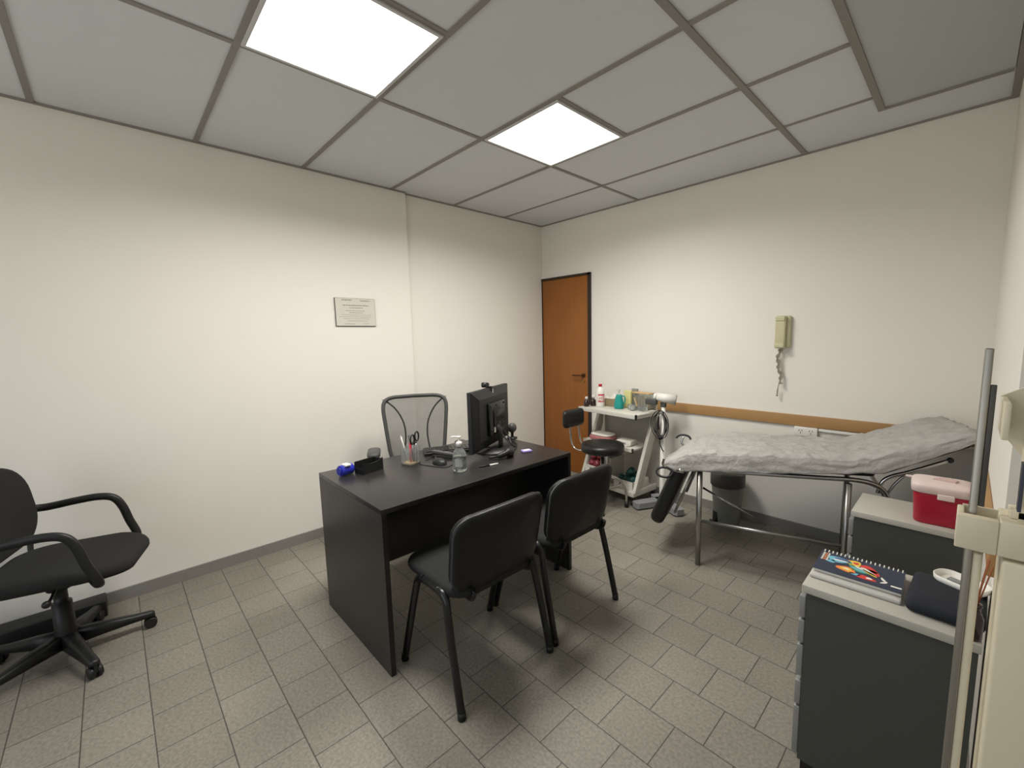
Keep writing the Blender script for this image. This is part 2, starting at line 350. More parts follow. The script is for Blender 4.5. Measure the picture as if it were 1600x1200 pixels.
# ================================================================== VISITOR CHAIRS (local: faces -x)
def visitor():
    t = thing('visitor_chair', 'black vinyl visitor chair with curved back, nearest the camera at the desk corner', 'chair', (1.817, -2.335, 0), 0, 'visitor chairs in front of the desk')
    b = MB(); cushion(b, [(x-.02, y) for x, y in rrect(.44, .45, .09, 6)], .435, .478, e=.018)
    b.obj('seat', m_fab, t)
    # backrest: upholstery towards the desk, moulded vinyl shell behind
    def bf(off):
        def f(p):  # p.x = lateral, p.y = height 0.. , p.z = thickness
            hgt = p.y+.165; return Vector((.158+off+.06*hgt/.33*1.0+p.z-.10*(p.x/.235)**2*.45, p.x, .455+hgt*.97))
        return f
    out = rrect(.462, .332, .08, 8, .05)
    b = MB(); cushion(b, out, 0, .03, bf(0), e=.012); pad = b.obj('backrest', m_chairv, t)
    b = MB(); cushion(b, rrect(.475, .345, .085, 8, .05), .022, .05, bf(0), e=.014); b.obj('back_shell', m_chairv, t)
    for s_ in (-1, 1):
        b = MB(); y = s_*.243; yi = s_*.228
        b.tube([(.225, y, .012), (.196, y*.99, .14), (.166, y*.975, .27), (.137, yi*1.01, .395), (.127, yi, .425), (.105, yi, .445), (.08, yi, .450)], .0145, 10, 5, flat=1.2); b.obj('leg', m_tube, t)
        b = MB(); b.tube([(-.04, yi, .450), (-.065, yi, .445), (-.087, yi, .425), (-.098, yi*1.01, .39), (-.155, y*.98, .2), (-.212, y, .012)], .0145, 10, 5, flat=1.2); b.obj('leg', m_tube, t)
        b = MB(); b.tube([(.08, yi, .450), (.02, yi, .451), (-.04, yi, .450)], .0135, 10, 5); b.obj('side_rail', m_tube, t)
        b = MB(); b.tube([(.08, s_*.14, .424), (.16, s_*.15, .424), (.20, s_*.155, .438), (.214, s_*.155, .475)], .009, 8, 5, flat=1.4); b.obj('back_bracket', m_tube, t)
        for x in (.225, -.212): MB().cyl((x, y, 0), (x, y, .03), .0165, .0155).obj('foot_cap', m_blk, t)
    b = MB(); b.tube([(.1, -.228, .445), (.1, -.2, .424), (.1, .2, .424), (.1, .228, .445)], .009); b.obj('cross_tube', m_tube, t)
    return t
v1 = visitor()
dup(v1, (1.805, -1.80, 0), 0, 'black vinyl visitor chair farther from the camera, beside the round stool')

# ================================================================== castor chairs
def star(t, ang0, r, mt, hub_z=.40, seat_r=.028):
    for k in range(5):
        a = R(ang0+72*k); ca, sa = math.cos(a), math.sin(a); Tm = Matrix.Rotation(a, 4, 'Z')
        b = MB(); b.T = Tm
        rows = []
        for x, hw, zt, zb in ((.03, .03, .125, .06), (.12, .027, .112, .062), (r*.8, .022, .09, .06), (r, .02, .082, .058), (r+.012, .012, .076, .062)):
            rows.append([(x, -hw, zb), (x, hw, zb), (x, hw*.85, zt-.006), (x, hw*.4, zt), (x, -hw*.4, zt), (x, -hw*.85, zt-.006)])
        b.grid(rows, True, True); leg = b.obj('leg', mt, t)
        b = MB(); c, rad = r-.008, .026
        b.T = Tm
        for s_ in (-1, 1): b.cyl((c, s_*.006, rad), (c, s_*.022, rad), rad, rad*.93)
        b.box(c-.02, c+.02, -.006, .006, rad, rad+.034); b.obj('castor', m_blk, leg)
    b = MB().lathe([(.038, .055), (.044, .11), (.036, .135), (.034, .27), (.024, .272), (.024, .33), (seat_r*.7, .335), (seat_r*.7, hub_z)]); b.obj('gas_column', mt, t)

# armchair by the left wall. local: faces +y
t = thing('office_armchair', 'black fabric swivel armchair on castors against the left wall', 'chair', (.45, -3.655, 0), -16)
star(t, 18+16, .29, m_blk, .41, .06)
b = MB(); cushion(b, [(x, y+.04+(.035 if y > 0 else 0)*(1-(x/.24)**2)) for x, y in rrect(.47, .46, .12, 7)], .42, .475, lambda p: Vector((p.x, p.y, p.z-.25*max(0, p.y-.17)**1.3)), e=.02); b.obj('seat', m_fab, t)
b = MB().box(-.09, .09, -.1, .1, .375, .42, r=.01); b.tube([(.09, .03, .39), (.20, .05, .38), (.235, .05, .375)], .006, 8, 3); b.ball((.24, .05, .375), .015); b.obj('mechanism', m_blk, t)
b = MB(); cushion(b, rrect(.48, .37, .15, 8), 0, .045, lambda p: Vector((p.x, -.115-p.z-.12*(p.y+.18)+.25*p.x*p.x, .715+p.y)), e=.02); b.obj('backrest', m_fab, t)
b = MB(); b.tube([(0, -.06, .385), (0, -.21, .39), (0, -.235, .44), (0, -.205, .6), (0, -.20, .70)], .018, 8, 4, flat=.5); b.obj('back_bar', m_blk, t)
for s_ in (-1, 1):
    b = MB(); x = s_*.262
    b.tube([(s_*.22, -.17, .66), (s_*.25, -.14, .655), (x, -.09, .652), (x, .0, .662), (x, .085, .666), (x, .14, .65), (x, .17, .60), (x, .19, .52), (x*.97, .215, .44), (x*.85, .205, .405), (s_*.16, .17, .405)], .0135, 10, 6, flat=1.35)
    b.tube([(s_*.24, -.155, .655), (s_*.245, -.16, .58), (s_*.22, -.16, .45), (s_*.17, -.12, .41)], .011, 8, 5); b.obj('armrest', m_blk, t)

# mesh-back chair behind the desk. local: faces +x
t = thing('mesh_office_chair', 'grey mesh-back swivel chair behind the black desk', 'chair', (.60, -1.90, 0), -26)
star(t, 10, .27, m_grey, .41)
b = MB(); cushion(b, rrect(.44, .46, .1, 6), .42, .475, e=.02); b.obj('seat', m_fab, t)
MB().box(-.12, .1, -.09, .09, .375, .42, r=.01).obj('mechanism', m_grey, t)
def bk(u, z):  # curved back surface
    k = (z-.52)/.49; hw = .188+.052*k
    return Vector((-.21-.05*k+.035*(u*u), u*hw, z))
b = MB(); ring = []
for i in range(40):
    a = 2*PI*i/40; cx, cz = math.cos(a), math.sin(a)
    q = lambda v: math.copysign(abs(v)**.32, v)
    ring.append(bk(q(cx), .765+.245*q(cz)))
b.tube(ring, .014, 10, 0, True, flat=1.5); b.obj('back_frame', m_grey, t)
b = MB(); b.grid([[bk(-.97+1.94*j/20, .53+.47*i/24) for j in range(21)] for i in range(25)]); b.obj('mesh_back', m_mesh, t)
for s_ in (-1, 1):
    b = MB(); b.tube([bk(s_*u, z)+Vector((-.012, 0, 0)) for u, z in ((.9, .99), (.62, .92), (.42, .82), (.38, .72), (.45, .62), (.55, .54))], .006, 8, 6); b.obj('back_rib', m_blk, t)
    b = MB(); b.tube([(-.03, s_*.2, .40), (-.03, s_*.28, .41), (0, s_*.305, .46), (0, s_*.305, .64)], .014, 8, 5); arm = b.obj('armrest', m_grey, t)
    cushion(MB(), [(x+.0, y+s_*.30) for x, y in rrect(.20, .085, .04, 5)], .645, .68, e=.014).obj('arm_pad', m_grey, arm)
b = MB(); b.tube([(-.1, 0, .40), (-.24, 0, .41), (-.27, 0, .47), (-.262, 0, .58)], .022, 8, 5, flat=.6); b.obj('back_bar', m_grey, t)

# ================================================================== DESK ITEMS
Z = DZ
t = thing('monitor', 'black flat monitor seen from behind on the desk', 'monitor', (1.235, -1.755, Z), 26.1)   # local +x = rear
wm = .262
b = MB()
rows = []
for x, ww, z0, z1 in ((-.016, wm, .03, .385), (.006, wm, .03, .385), (.012, wm-.006, .036, .379), (.026, wm-.05, .075, .345), (.030, wm-.06, .085, .335)):
    rows.append([(x, -ww, z0), (x, ww, z0), (x, ww, z1), (x, -ww, z1)])
b.grid(rows, True, True, False); b.obj('housing', m_blk, t)
MB().box(-.0185, -.0162, -wm+.012, wm-.012, .05, .373).obj('screen', m_lens, t)
b = MB(); b.box(.030, .046, -.10, .13, .10, .30, r=.006); b.box(.046, .052, -.05, .05, .15, .25, r=.003)
for yy, zz in ((-.08, .28), (.11, .28), (-.08, .13), (.0, .28)): b.cyl((.046, yy, zz), (.05, yy, zz), .006)
for k in range(6): b.box(.0465, .049, .07, .12, .13+k*.012, .134+k*.012)
b.obj('rear_cover', m_blkg, t)
MB().box(.0462, .0475, -.045, -.02, .115, .155).obj('sticker', m_page, t); MB().box(.0462, .0475, .012, .03, .106, .118).obj('sticker', m_page, t)
b = MB(); b.tube([(.03, 0, .16), (.065, 0, .12), (.065, 0, .02)], .022, 10, 4, flat=.6); b.lathe([(.13, 0), (.128, .008), (.05, .014), (.02, .016)], (.03, 0, 0), 32, 1, 1.1); b.obj('stand', m_blk, t)
b = MB(); b.tube([(.03, .09, .11), (.07, .10, .07), (.11, .06, .02), (.13, -.03, .008), (.17, -.12, .006)], .005, 8, 6); b.tube([(.04, .05, .11), (.09, .03, .06), (.14, .05, .012), (.12, .13, .006), (.06, .2, .006)], .004, 8, 6)
b.obj('cable', m_blk, t)
t = thing('webcam', 'black webcam clipped on top of the monitor', 'webcam', (1.235, -1.755, Z+.3865), 26.1)
b = MB(); b.box(-.04, .012, -.012, .012, 0, .008, r=.002); b.box(.014, .022, -.01, .01, -.035, .008, r=.002); b.obj('clip', m_blk, t)
b = MB(); b.T = Matrix.Translation((-.02, -.03, .018)); b.cyl((-.012, 0, 0), (.02, 0, 0), .016, .016); b.box(-.008, .012, .0, .05, -.012, .008, r=.004); b.obj('body', m_blk, t)
MB().box(.0222, .0235, -.0035, .0035, -.033, -.008).obj('tag', m_page, t)

t = thing('desk_lamp_base', 'round black speaker knob standing behind the right edge of the monitor', 'speaker', (1.13, -1.485, Z))
b = MB().lathe([(.035, 0), (.035, .008), (.01, .012), (.01, .05)]); b.obj('base', m_blk, t); b = MB(); b.ball((0, 0, .075), .034, .8, 1, 1, 20); b.obj('head', m_grey, t)
t.name = 'speaker'

t = thing('keyboard', 'black keyboard on the desk left of the monitor', 'keyboard', (1.10, -1.92, Z), 64)
b = MB().box(-.2, .2, -.07, .07, 0, .018, r=.005); b.obj('case', m_blk, t)
b = MB()
for i in range(5):
    for j in range(17): b.box(-.188+j*.0222, -.169+j*.0222, -.055+i*.022, -.037+i*.022, .018, .023, r=0)
b.obj('keys', m_blkg, t)
b = MB().box(-.06, .06, -.05, .05, 0, .003); t = thing('mouse', 'black computer mouse beside the sanitiser bottle', 'mouse', (1.27, -2.15, Z+.0035), 10)
b = MB(); b.ball((0, 0, .0), .03, 1.7, 1.0, .95, 20)
bmesh.ops.bisect_plane(b.bm, geom=b.bm.verts[:]+b.bm.edges[:]+b.bm.faces[:], plane_co=(0, 0, 0.0005), plane_no=(0, 0, 1), clear_inner=True); b.obj('shell', m_blk, t)
MB().cyl((-.03, -.003, .024), (-.03, .003, .024), .007).obj('wheel', m_grey, t)
b = MB(); cushion(b, [(x, y) for x, y in rrect(.2, .17, .03, 4)], 0, .003, e=.001); one('mouse_pad', b, m_blkg, 'black mouse pad under the mouse', 'mouse pad', (1.25, -2.13, Z), 20)
t = thing('stapler', 'long black stapler lying between mouse and keyboard', 'stapler', (1.17, -2.06, Z), 30)
MB().box(-.07, .07, -.015, .015, 0, .008, r=.003).obj('base', m_blk, t)
MB().box(-.068, .066, -.013, .013, .014, .034, r=.006, rot=Matrix.Rotation(R(5), 3, 'Y')).obj('arm', m_grey, t)

t = thing('sanitiser_bottle', 'clear hand sanitiser bottle with a white pump on the desk', 'bottle', (1.458, -2.144, Z))
MB().lathe([(.001, 0), (.034, 0), (.037, .006), (.037, .08), (.035, .095), (.022, .115), (.013, .122), (.013, .135)], seg=32).obj('bottle_body', m_clear, t)
MB().lathe([(.001, .003), (.033, .003), (.035, .008), (.035, .075), (.001, .077)], seg=32).obj('gel', m_gel, t)
b = MB().lathe([(.015, .13), (.016, .15), (.012, .155), (.005, .157), (.005, .175)]); b.box(-.01, .01, -.008, .008, .172, .184, r=.003); b.tube([(0, 0, .18), (-.025, -.018, .18), (-.034, -.024, .175)], .004, 8, 3); b.obj('pump', m_white, t)
b = MB()
for k in range(13):
    pass
b.grid([[(.0376*math.cos(a), .0376*math.sin(a), z) for a in [R(-75+60*j/10) for j in range(11)]] for z in (.03, .07)]); b.obj('label', mat('pale_label', '#cfd2cb', .6, alpha=.45), t)

t = thing('pencil_cup', 'square clear acrylic pencil cup on the desk', 'cup', (1.154, -2.261, Z), 20)
q = .036; b = MB(); b.box(-q, q, -q, q, 0, .006)
for a0, a1, c0, c1 in ((-q, -q+.002, -q, q), (q-.002, q, -q, q), (-q+.002, q-.002, -q, -q+.002), (-q+.002, q-.002, q-.002, q)): b.box(a0, a1, c0, c1, .006, .1)
b.obj('cup_body', m_clear, t)
MB().box(-q+.003, q-.003, -q+.003, q-.003, .0062, .012).obj('cup_filling', m_wood, t)
t = thing('scissors', 'scissors with black loop handles standing in the pencil cup', 'scissors', (1.165, -2.245, Z+.012), 25)
b = MB(); b.tube([(-.01, .0, .002), (0, .005, .07), (.003, .012, .10)], .004, 6, 3, flat=2); b.tube([(.012, .0, .002), (.008, .005, .07), (.004, .012, .10)], .004, 6, 3, flat=2); b.obj('blade', m_steel, t)
for s_, cy in ((-1, -.02), (1, .02)):
    b = MB(); b.tube([(.0, .012+cy+.017*math.cos(a), .133+.026*math.sin(a)+.005*s_) for a in [2*PI*i/20 for i in range(20)]], .0045, 8, 0, True); b.tube([(0, .012, .095), (0, .012+cy*.6, .112)], .006, 8); b.obj('handle', m_blk, t)
for mt, p0, p1, lab in ((m_page, (-.01, -.005, .012), (-.02, -.045, .165), 'white pencil leaning left in the pencil cup'), (m_rlab, (.0, .0, .012), (.01, -.008, .12), 'red marker standing in the pencil cup'), (m_blk, (.012, .012, .012), (-.008, .004, .155), 'thin black pen upright beside the scissors')):
    b = MB(); r_ = .0035 if mt is not m_rlab else .006; b.cyl(p0, p1, r_, r_, 8); d_ = (Vector(p1)-Vector(p0)).normalized(); b.cyl(Vector(p1), Vector(p1)+d_*.008, r_, r_*.3, 8)
    one('pen', b, mt, lab, 'pen', (1.154, -2.261, Z), 20)

t = thing('desk_tray', 'black open paper tray at the near end of the desk', 'tray', (1.105, -2.475, Z), 14)
b = MB(); b.box(-.035, .035, -.062, .062, 0, .004); b.box(-.035, -.031, -.062, .062, .004, .062)
b.box(-.031, .031, .058, .062, .004, .06); b.prism([(-.031, -.062), (.031, -.062), (.031, -.058), (-.031, -.058)], .004, .03); b.obj('tray_body', m_blk, t)
b = MB(); b.T = Matrix(((0, 0, 1, 0), (1, 0, 0, 0), (0, 1, 0, 0), (0, 0, 0, 1)))
b.prism([(-.062, .004), (.062, .004), (.062, .066), (.045, .058), (.02, .052), (-.02, .05), (-.045, .058), (-.062, .072)], .031, .035); b.obj('front_wall', m_blk, t)
t = thing('tape_dispenser', 'small blue tape dispenser beside the black tray', 'tape dispenser', (1.075, -2.585, Z+.0), 10)
b = MB(); b.T = Matrix.Translation((0, 0, .028)); b.cyl((0, -.032, 0), (0, .032, 0), .027, .027, 24); b.cyl((0, .032, 0), (0, .038, 0), .021, .021, 24); b.cyl((0, -.038, 0), (0, -.032, 0), .021, .021, 24); b.obj('drum', m_blue, t)
MB().box(-.012, .03, -.016, .016, .05, .06, r=.003).obj('cutter', m_white, t)

t = thing('eraser_pack', 'small lilac card packet at the far end of the desk', 'packet', (1.455, -1.66, Z), 70)
MB().box(-.03, .03, -.022, .022, 0, .012, r=.003).obj('pack', m_lilac, t); MB().box(-.018, .02, -.01, .01, .012, .013).obj('pack_label', m_page, t)
t = thing('pen_on_desk', 'white and black pen lying in front of the monitor', 'pen', (1.51, -2.0, Z+.0045), 75)
MB().cyl((-.05, 0, 0), (.01, 0, 0), .0043).obj('barrel', m_blk, t); MB().cyl((.01, 0, 0), (.06, 0, 0), .0043).obj('cap', m_white, t); t.name = 'pen'
b = MB()
b.tube([(1.42, -1.92, Z+.012), (1.46, -1.88, Z+.022), (1.475, -1.83, Z+.034), (1.45, -1.78, Z+.030), (1.40, -1.74, Z+.019), (1.34, -1.69, Z+.012)], [.007, .016, .024, .022, .013, .006], 10, 5)
one('cable_bundle', b, m_blk, 'bundled black cables lying behind the monitor', 'cables')

# ================================================================== CERTIFICATE, PHONE, SOCKETS
t = thing('certificate', 'small framed certificate with printed lines on the left wall', 'certificate', (.0275, -2.2, 1.54))
MB().box(.001, .012, 0, .298, 0, .205, r=.001).obj('backing_board', m_blk, t)
MB().box(.0122, .0135, .002, .296, .002, .203).obj('certificate_sheet', m_cert, t)
b = MB()
for yy, zz, ww, hh in ((.085, .190, .075, .006), (.22, .188, .075, .006), (.15, .152, .19, .005), (.15, .134, .10, .004), (.145, .112, .14, .003), (.15, .098, .10, .003), (.15, .082, .22, .002), (.14, .068, .23, .002), (.15, .054, .2, .002), (.16, .038, .15, .002), (.1, .016, .08, .003), (.22, .018, .05, .002)):
    n = max(1, int(ww/.016)); xs = [-ww/2]
    while xs[-1] < ww/2:
        l_ = random.uniform(.006, .02); a = yy+xs[-1]; e = min(a+l_, yy+ww/2); b.box(.0136, .0139, a, e, zz-hh/2, zz+hh/2); xs.append(xs[-1]+l_+.003)
b.obj('printed_lines', m_ink, t)

t = thing('wall_phone', 'beige wall telephone with coiled cord on the back wall', 'telephone', (2.375, 0, 1.325))
MB().box(-.038, .045, -.035, -.001, .0, .222, r=.012).obj('phone_base', m_ivory, t)
b = MB(); b.box(-.045, .022, -.068, -.037, -.005, .222, r=.012); b.box(-.043, .018, -.074, -.064, .0, .03, r=.006); b.box(-.043, .018, -.074, -.064, .185, .217, r=.006); b.obj('handset', m_ivory, t)
pts = []
for i in range(300):
    f = i/299; ax = -.012-.012*math.sin(f*5)+.004*math.sin(f*19); rad = .011*(1-.35*f)+.004*math.sin(f*40)
    pts.append((ax+rad*math.cos(i*.62), -.035+rad*math.sin(i*.62), -.008-f*.25))
b = MB(); b.tube([(0, -.05, 0), (-.005, -.045, -.01), pts[0]]+pts, .0028, 6); b.tube([(pts[-1][0], -.035, -.255), (-.018, -.035, -.30), (-.02, -.032, -.345)], [.003, .005, .009], 8, 4); b.obj('coiled_cord', mat('cord_grey', '#9b9384', .5), t)

t = thing('power_outlet', 'white double power outlet on the back wall below the rail', 'outlet', (2.543, 0, .748))
MB().box(-.07, .07, -.03, -.001, -.037, .028, r=.004).obj('plate', m_white, t)
for cx in (-.03, .032):
    b = MB()
    for dx, dz, an in ((-.009, .004, 30), (.009, .004, -30), (0, -.012, 0)):
        b.box(cx+dx-.0018, cx+dx+.0018, -.0312, -.0302, dz-.006, dz+.006, rot=Matrix.Rotation(R(an), 3, 'Y'))
    b.obj('socket_slot', m_grey, t)
b = MB().box(2.615, W-.01, -.016, -.001, .755, .774, r=.002); one('cable_duct', b, m_white, 'white cable duct running right from the power outlet', 'cable duct')

# ================================================================== TROLLEY
TR = (.785, -.340, 0); TA = -6.0
t = thing('trolley', 'white metal trolley with slanted sides and three shelves beside the door', 'trolley', TR, TA)
TW = .655; TD = .31
b = MB().box(0, TW, -.012, TD, .767, .785, r=.003); b.box(0, TW, -.016, -.010, .752, .788, r=.002); b.box(TW-.006, TW, -.01, TD, .752, .767); top = b.obj('shelf', m_cart, t)
MB().box(TW-.004, TW+.006, -.02, .002, .748, .79, r=.002).obj('corner_cap', m_blk, t)
b = MB().box(.03, TW-.055, .02, TD-.01, .470, .485, r=.002); b.box(.03, TW-.055, .014, .02, .460, .489); mid = b.obj('shelf', m_cart, t)
MB().box(TW-.057, TW-.047, .01, .026, .453, .493, r=.002).obj('corner_cap', m_blk, t)
b = MB().box(0.0, TW-.02, 0, TD, .105, .12, r=.002); b.box(0, TW-.02, -.006, 0, .085, .125, r=.002); b.box(TW-.026, TW-.02, 0, TD, .085, .14, r=.002); b.box(0, .006, 0, TD, .085, .14, r=.002); b.obj('shelf', m_cart, t)
for x in (.004, TW-.04):
    b = MB(); p0 = Vector((x, .01, .10)); 
    prof = [(.0, .12), (.03, .12), (TD-.02, .752), (TD-.055, .752)]
    Tm = Matrix(((0, 0, 1, 0), (1, 0, 0, 0), (0, 1, 0, 0), (0, 0, 0, 1)))
    b.T = Tm; b.prism(prof, x, x+.03); b.obj('side_bar', m_cart, t)
    b = MB(); b.T = Tm; b.prism([(.03, .12), (.11, .12), (TD-.01, .60), (TD-.01, .752), (TD-.02, .752)], x+.01, x+.018); b.obj('side_panel', m_cart, t)
MB().box(.04, TW-.045, TD-.008, TD-.002, .50, .752).obj('back_panel', mat('cart_back', '#a6a398', .5), t)
for x in (.02, TW-.04):
    for y in (.02, TD-.03):
        b = MB(); b.cyl((x-.01, y, .027), (x+.01, y, .027), .025); b.box(x-.013, x+.013, y-.012, y+.012, .03, .104, r=.002); b.obj('castor', m_blk, t)
MB().box(-.004, .012, -.012, .004, .075, .14, r=.002).obj('corner_cap', m_blk, t)
def onT(x, y, z):  # trolley local -> world
    a = R(TA); return (TR[0]+x*math.cos(a)-y*math.sin(a), TR[1]+x*math.sin(a)+y*math.cos(a), z)
ZT = .7855
for p, lab, s_ in (((.835, -.30), 'small black bottle with white cap, nearest the trolley corner', 1), ((.862, -.235), 'small black bottle with white cap, next to the tall red capped bottle', 1.08)):
    t = thing('dark_bottle', lab, 'bottle', (p[0], p[1], ZT), 0, 'small dark bottles on the trolley')
    MB().lathe([(.001, 0), (.024, 0), (.026, .004), (.026, .05*s_), (.012, .062*s_), (.011, .068*s_)]).obj('bottle_body', m_amber, t)
    MB().lathe([(.013, .068*s_), (.013, .088*s_), (.011, .09*s_)]).obj('cap', m_white, t)
t = thing('alcohol_bottle', 'tall white bottle with red cap and red label on the trolley', 'bottle', (.935, -.222, ZT))
MB().lathe([(.001, 0), (.036, 0), (.039, .005), (.039, .13), (.034, .155), (.018, .178), (.014, .183), (.014, .19)], seg=28).obj('bottle_body', m_white, t)
MB().lathe([(.016, .186), (.017, .205), (.015, .208)]).obj('cap', m_rlab, t)
b = MB(); an = lambda k, n=12, a0=-85, a1=10: [R(a0+(a1-a0)*j/n) for j in range(n+1)]
for z0, z1, mt in ((.045, .053, m_rlab), (.105, .118, m_rlab)):
    b.m(mt); b.grid([[(.0395*math.cos(a), .0395*math.sin(a), z) for a in an(0)] for z in (z0, z1)])
for a0 in (-85, 6):
    b.m(m_rlab); b.grid([[(.0395*math.cos(a), .0395*math.sin(a), z) for a in [R(a0), R(a0+4)]] for z in (.053, .105)])
b.m(m_rlab)
text(b, '+G', .042, Matrix.Rotation(R(-37), 4, 'Z') @ Matrix.Translation((.0402, 0, .08)) @ Matrix.Rotation(PI/2, 4, 'Z') @ Matrix.Rotation(PI/2, 4, 'X'))
b.box(.012, .036, -.0385, -.0395, .056, .062); b.obj('label', m_rlab, t)
t = thing('tissue_box', 'tan cardboard box with white paper sticking out, behind the teal flask', 'box', (1.0, -.13, ZT), 5)
MB().box(-.055, .055, -.04, .04, 0, .07, r=.002).obj('box_body', m_tanb, t)
b = MB(); b.grid([[(-.05+.09*i/6, -.03+.05*j/4, .0715+.025*math.sin(i*.9+j)*(j/4)+.02*(j/4)) for i in range(7)] for j in range(5)]); b.obj('paper', m_page, t)
t = thing('teal_flask', 'teal plastic flask with handle on the trolley top', 'flask', (1.135, -.215, ZT))
MB().lathe([(.001, 0), (.038, 0), (.043, .008), (.044, .03), (.038, .07), (.028, .11), (.024, .125), (.001, .127)], seg=28).obj('flask_body', m_teal, t)
b = MB(); b.tube([(.024, .01, .115), (.05, .012, .11), (.056, .012, .08), (.045, .01, .045)], .006, 8, 5); b.obj('handle', m_teal, t)
b = MB().lathe([(.012, .127), (.012, .145), (.006, .147), (.006, .155)]); b.box(-.026, .01, -.008, .008, .155, .172, r=.003); b.obj('nozzle', m_clear, t)
t = thing('glove_pack', 'pale yellow packet standing behind the teal flask', 'packet', (1.17, -.125, ZT), -10)
MB().box(-.04, .04, -.015, .015, 0, .155, r=.006).obj('pack', m_yel, t)
t = thing('acrylic_box', 'clear acrylic box with wooden lid full of tongue depressors', 'box', (1.305, -.095, ZT), -6)
b = MB(); b.box(-.085, .085, -.035, .035, 0, .003)
for a0, a1, c0, c1 in ((-.085, -.082, -.035, .035), (.082, .085, -.035, .035), (-.082, .082, -.035, -.032), (-.082, .082, .032, .035)): b.box(a0, a1, c0, c1, .003, .135)
b.box(-.08, .085, -.032, .032, .003, .006); b.obj('box_body', m_clear, t)
MB().box(-.09, .09, -.04, .04, .136, .146, r=.002).obj('lid', m_wood, t)
for k in range(14):
    x = -.072+k*.0108; b = MB().box(x-.0035, x+.0035, -.012, .012, .0065, .10+.02*random.random(), r=.001)
    o = one('tongue_depressor', b, m_wood if k % 3 else m_page, 'thin wooden tongue depressor standing in the clear acrylic box', 'tongue depressor', (1.305, -.095, ZT), -6, 'tongue depressors in the acrylic box')
t = thing('grey_file', 'tall grey cardboard file standing behind the acrylic box', 'file', (1.205, -.065, ZT), -6)
MB().box(-.028, .028, -.012, .012, 0, .168, r=.001).obj('file_body', mat('grey_card', '#8d8a84', .7), t)
for k, (x, y) in enumerate([(1.245, -.20), (1.29, -.235)]):
    t = thing('glass_jar', ['small clear glass jar next to the teal flask', 'small clear glass jar nearest the trolley front edge'][k], 'jar', (x, y, ZT), 0, 'glass jars on the trolley')
    MB().lathe([(.02, 0), (.023, .004), (.023, .04), (.019, .048), (.017, .048), (.02, .038), (.02, .005), (.001, .004)]).obj('jar_body', m_clear, t)
    b = MB(); b.ball((0, 0, .018), .015, 1, 1, .9, 12, .3); b.obj('cotton', m_page, t)
t = thing('plastic_case', 'flat clear plastic case at the right end of the trolley top', 'case', (1.352, -.19, ZT), -8)
MB().box(-.04, .04, -.035, .035, 0, .03, r=.003).obj('case_body', m_clear, t); MB().box(-.042, .042, -.037, .037, .0305, .036, r=.002).obj('lid', m_clear, t)
b = MB().box(-.007, .007, -.0015, .0015, 0, .105, r=.001, rot=Matrix.Rotation(R(-25), 3, 'Y')); one('wooden_stick', b, m_wood, 'loose wooden stick leaning against the acrylic box', 'stick', (1.27, -.150, ZT+.0), -6)
# middle shelf
ZM = .4855
t = thing('towel_pouch', 'pink and white soft pouch on the middle trolley shelf', 'pouch', onT(.175, .13, ZM), -4)
b = MB(); cushion(b, rrect(.24, .17, .05, 5), 0, .038, e=.012); b.obj('pouch_body', m_pink, t); b = MB(); cushion(b, rrect(.22, .15, .05, 5), .0405, .055, e=.006); b.obj('cover', m_page, t)
for k in range(5):
    b = MB().box(-.100, .100, -.070, .070, 0, .0015); lo = onT(.42, .12, ZM+k*.0018)
    one('paper_sheet', b, m_page, 'loose white sheet in the paper pile on the middle trolley shelf', 'paper', lo, -6+(-9, 6, -3, 12, 2)[k], 'paper pile on the middle shelf')
t = thing('white_carton', 'small white carton on top of the loose papers', 'carton', onT(.46, .115, ZM+.0095), 4)
MB().box(-.07, .07, -.055, .055, 0, .035, r=.002).obj('carton_body', m_page, t); MB().box(-.02, .02, -.0575, -.0552, .008, .022).obj('carton_print', m_greyp, t)
# bottom shelf
ZB = .1205
t = thing('white_crate', 'small white plastic crate with handle slot on the bottom trolley shelf', 'crate', onT(.125, .10, ZB), -6)
b = MB(); hw, hd, hh = .085, .07, .12
b.box(-hw, hw, -hd, hd, 0, .004)
b.box(-hw, hw, hd-.004, hd, .004, hh); b.box(-hw, -hw+.004, -hd, hd-.004, .004, hh); b.box(hw-.004, hw, -hd, hd-.004, .004, hh)
b.box(-hw+.004, hw-.004, -hd, -hd+.004, .004, .075); b.box(-hw+.004, hw-.004, -hd, -hd+.004, .098, hh); b.box(-hw+.004, -.03, -hd, -hd+.004, .075, .098); b.box(.03, hw-.004, -hd, -hd+.004, .075, .098)
b.box(-hw-.004, hw+.004, -hd-.004, -hd+.001, hh-.008, hh); b.obj('crate_body', m_white, t)
for k, (x, y, z) in enumerate([(.09, .08, .185), (.16, .07, .19), (.12, .13, .20), (.10, .10, .255), (.165, .11, .26)]):
    b = MB(); b.ball((0, 0, 0), .037, 1, .9, .95, 18, .5); lo = onT(x-.005, y, ZB+z-.06)
    one('red_bag', b, m_redbag, ['dark red plastic bag at the front left of the crate', 'dark red plastic bag at the front right of the crate', 'dark red plastic bag at the back of the crate', 'dark red plastic bag piled top left on the crate', 'dark red plastic bag piled top right on the crate'][k], 'bag', lo, k*40, 'dark red bags in the white crate')
t = thing('wire_tray', 'white plastic tray holding teal bags on the bottom trolley shelf', 'tray', onT(.50, .13, ZB), -6)
b = MB(); hw, hd = .105, .11; b.box(-hw, hw, -hd, hd, 0, .004)
for a0, a1, c0, c1 in ((-hw, -hw+.004, -hd, hd), (hw-.004, hw, -hd, hd), (-hw, hw, -hd, -hd+.004), (-hw, hw, hd-.004, hd)): b.box(a0, a1, c0, c1, .004, .08)
b.obj('tray_body', m_white, t); t.name = 'plastic_tray'
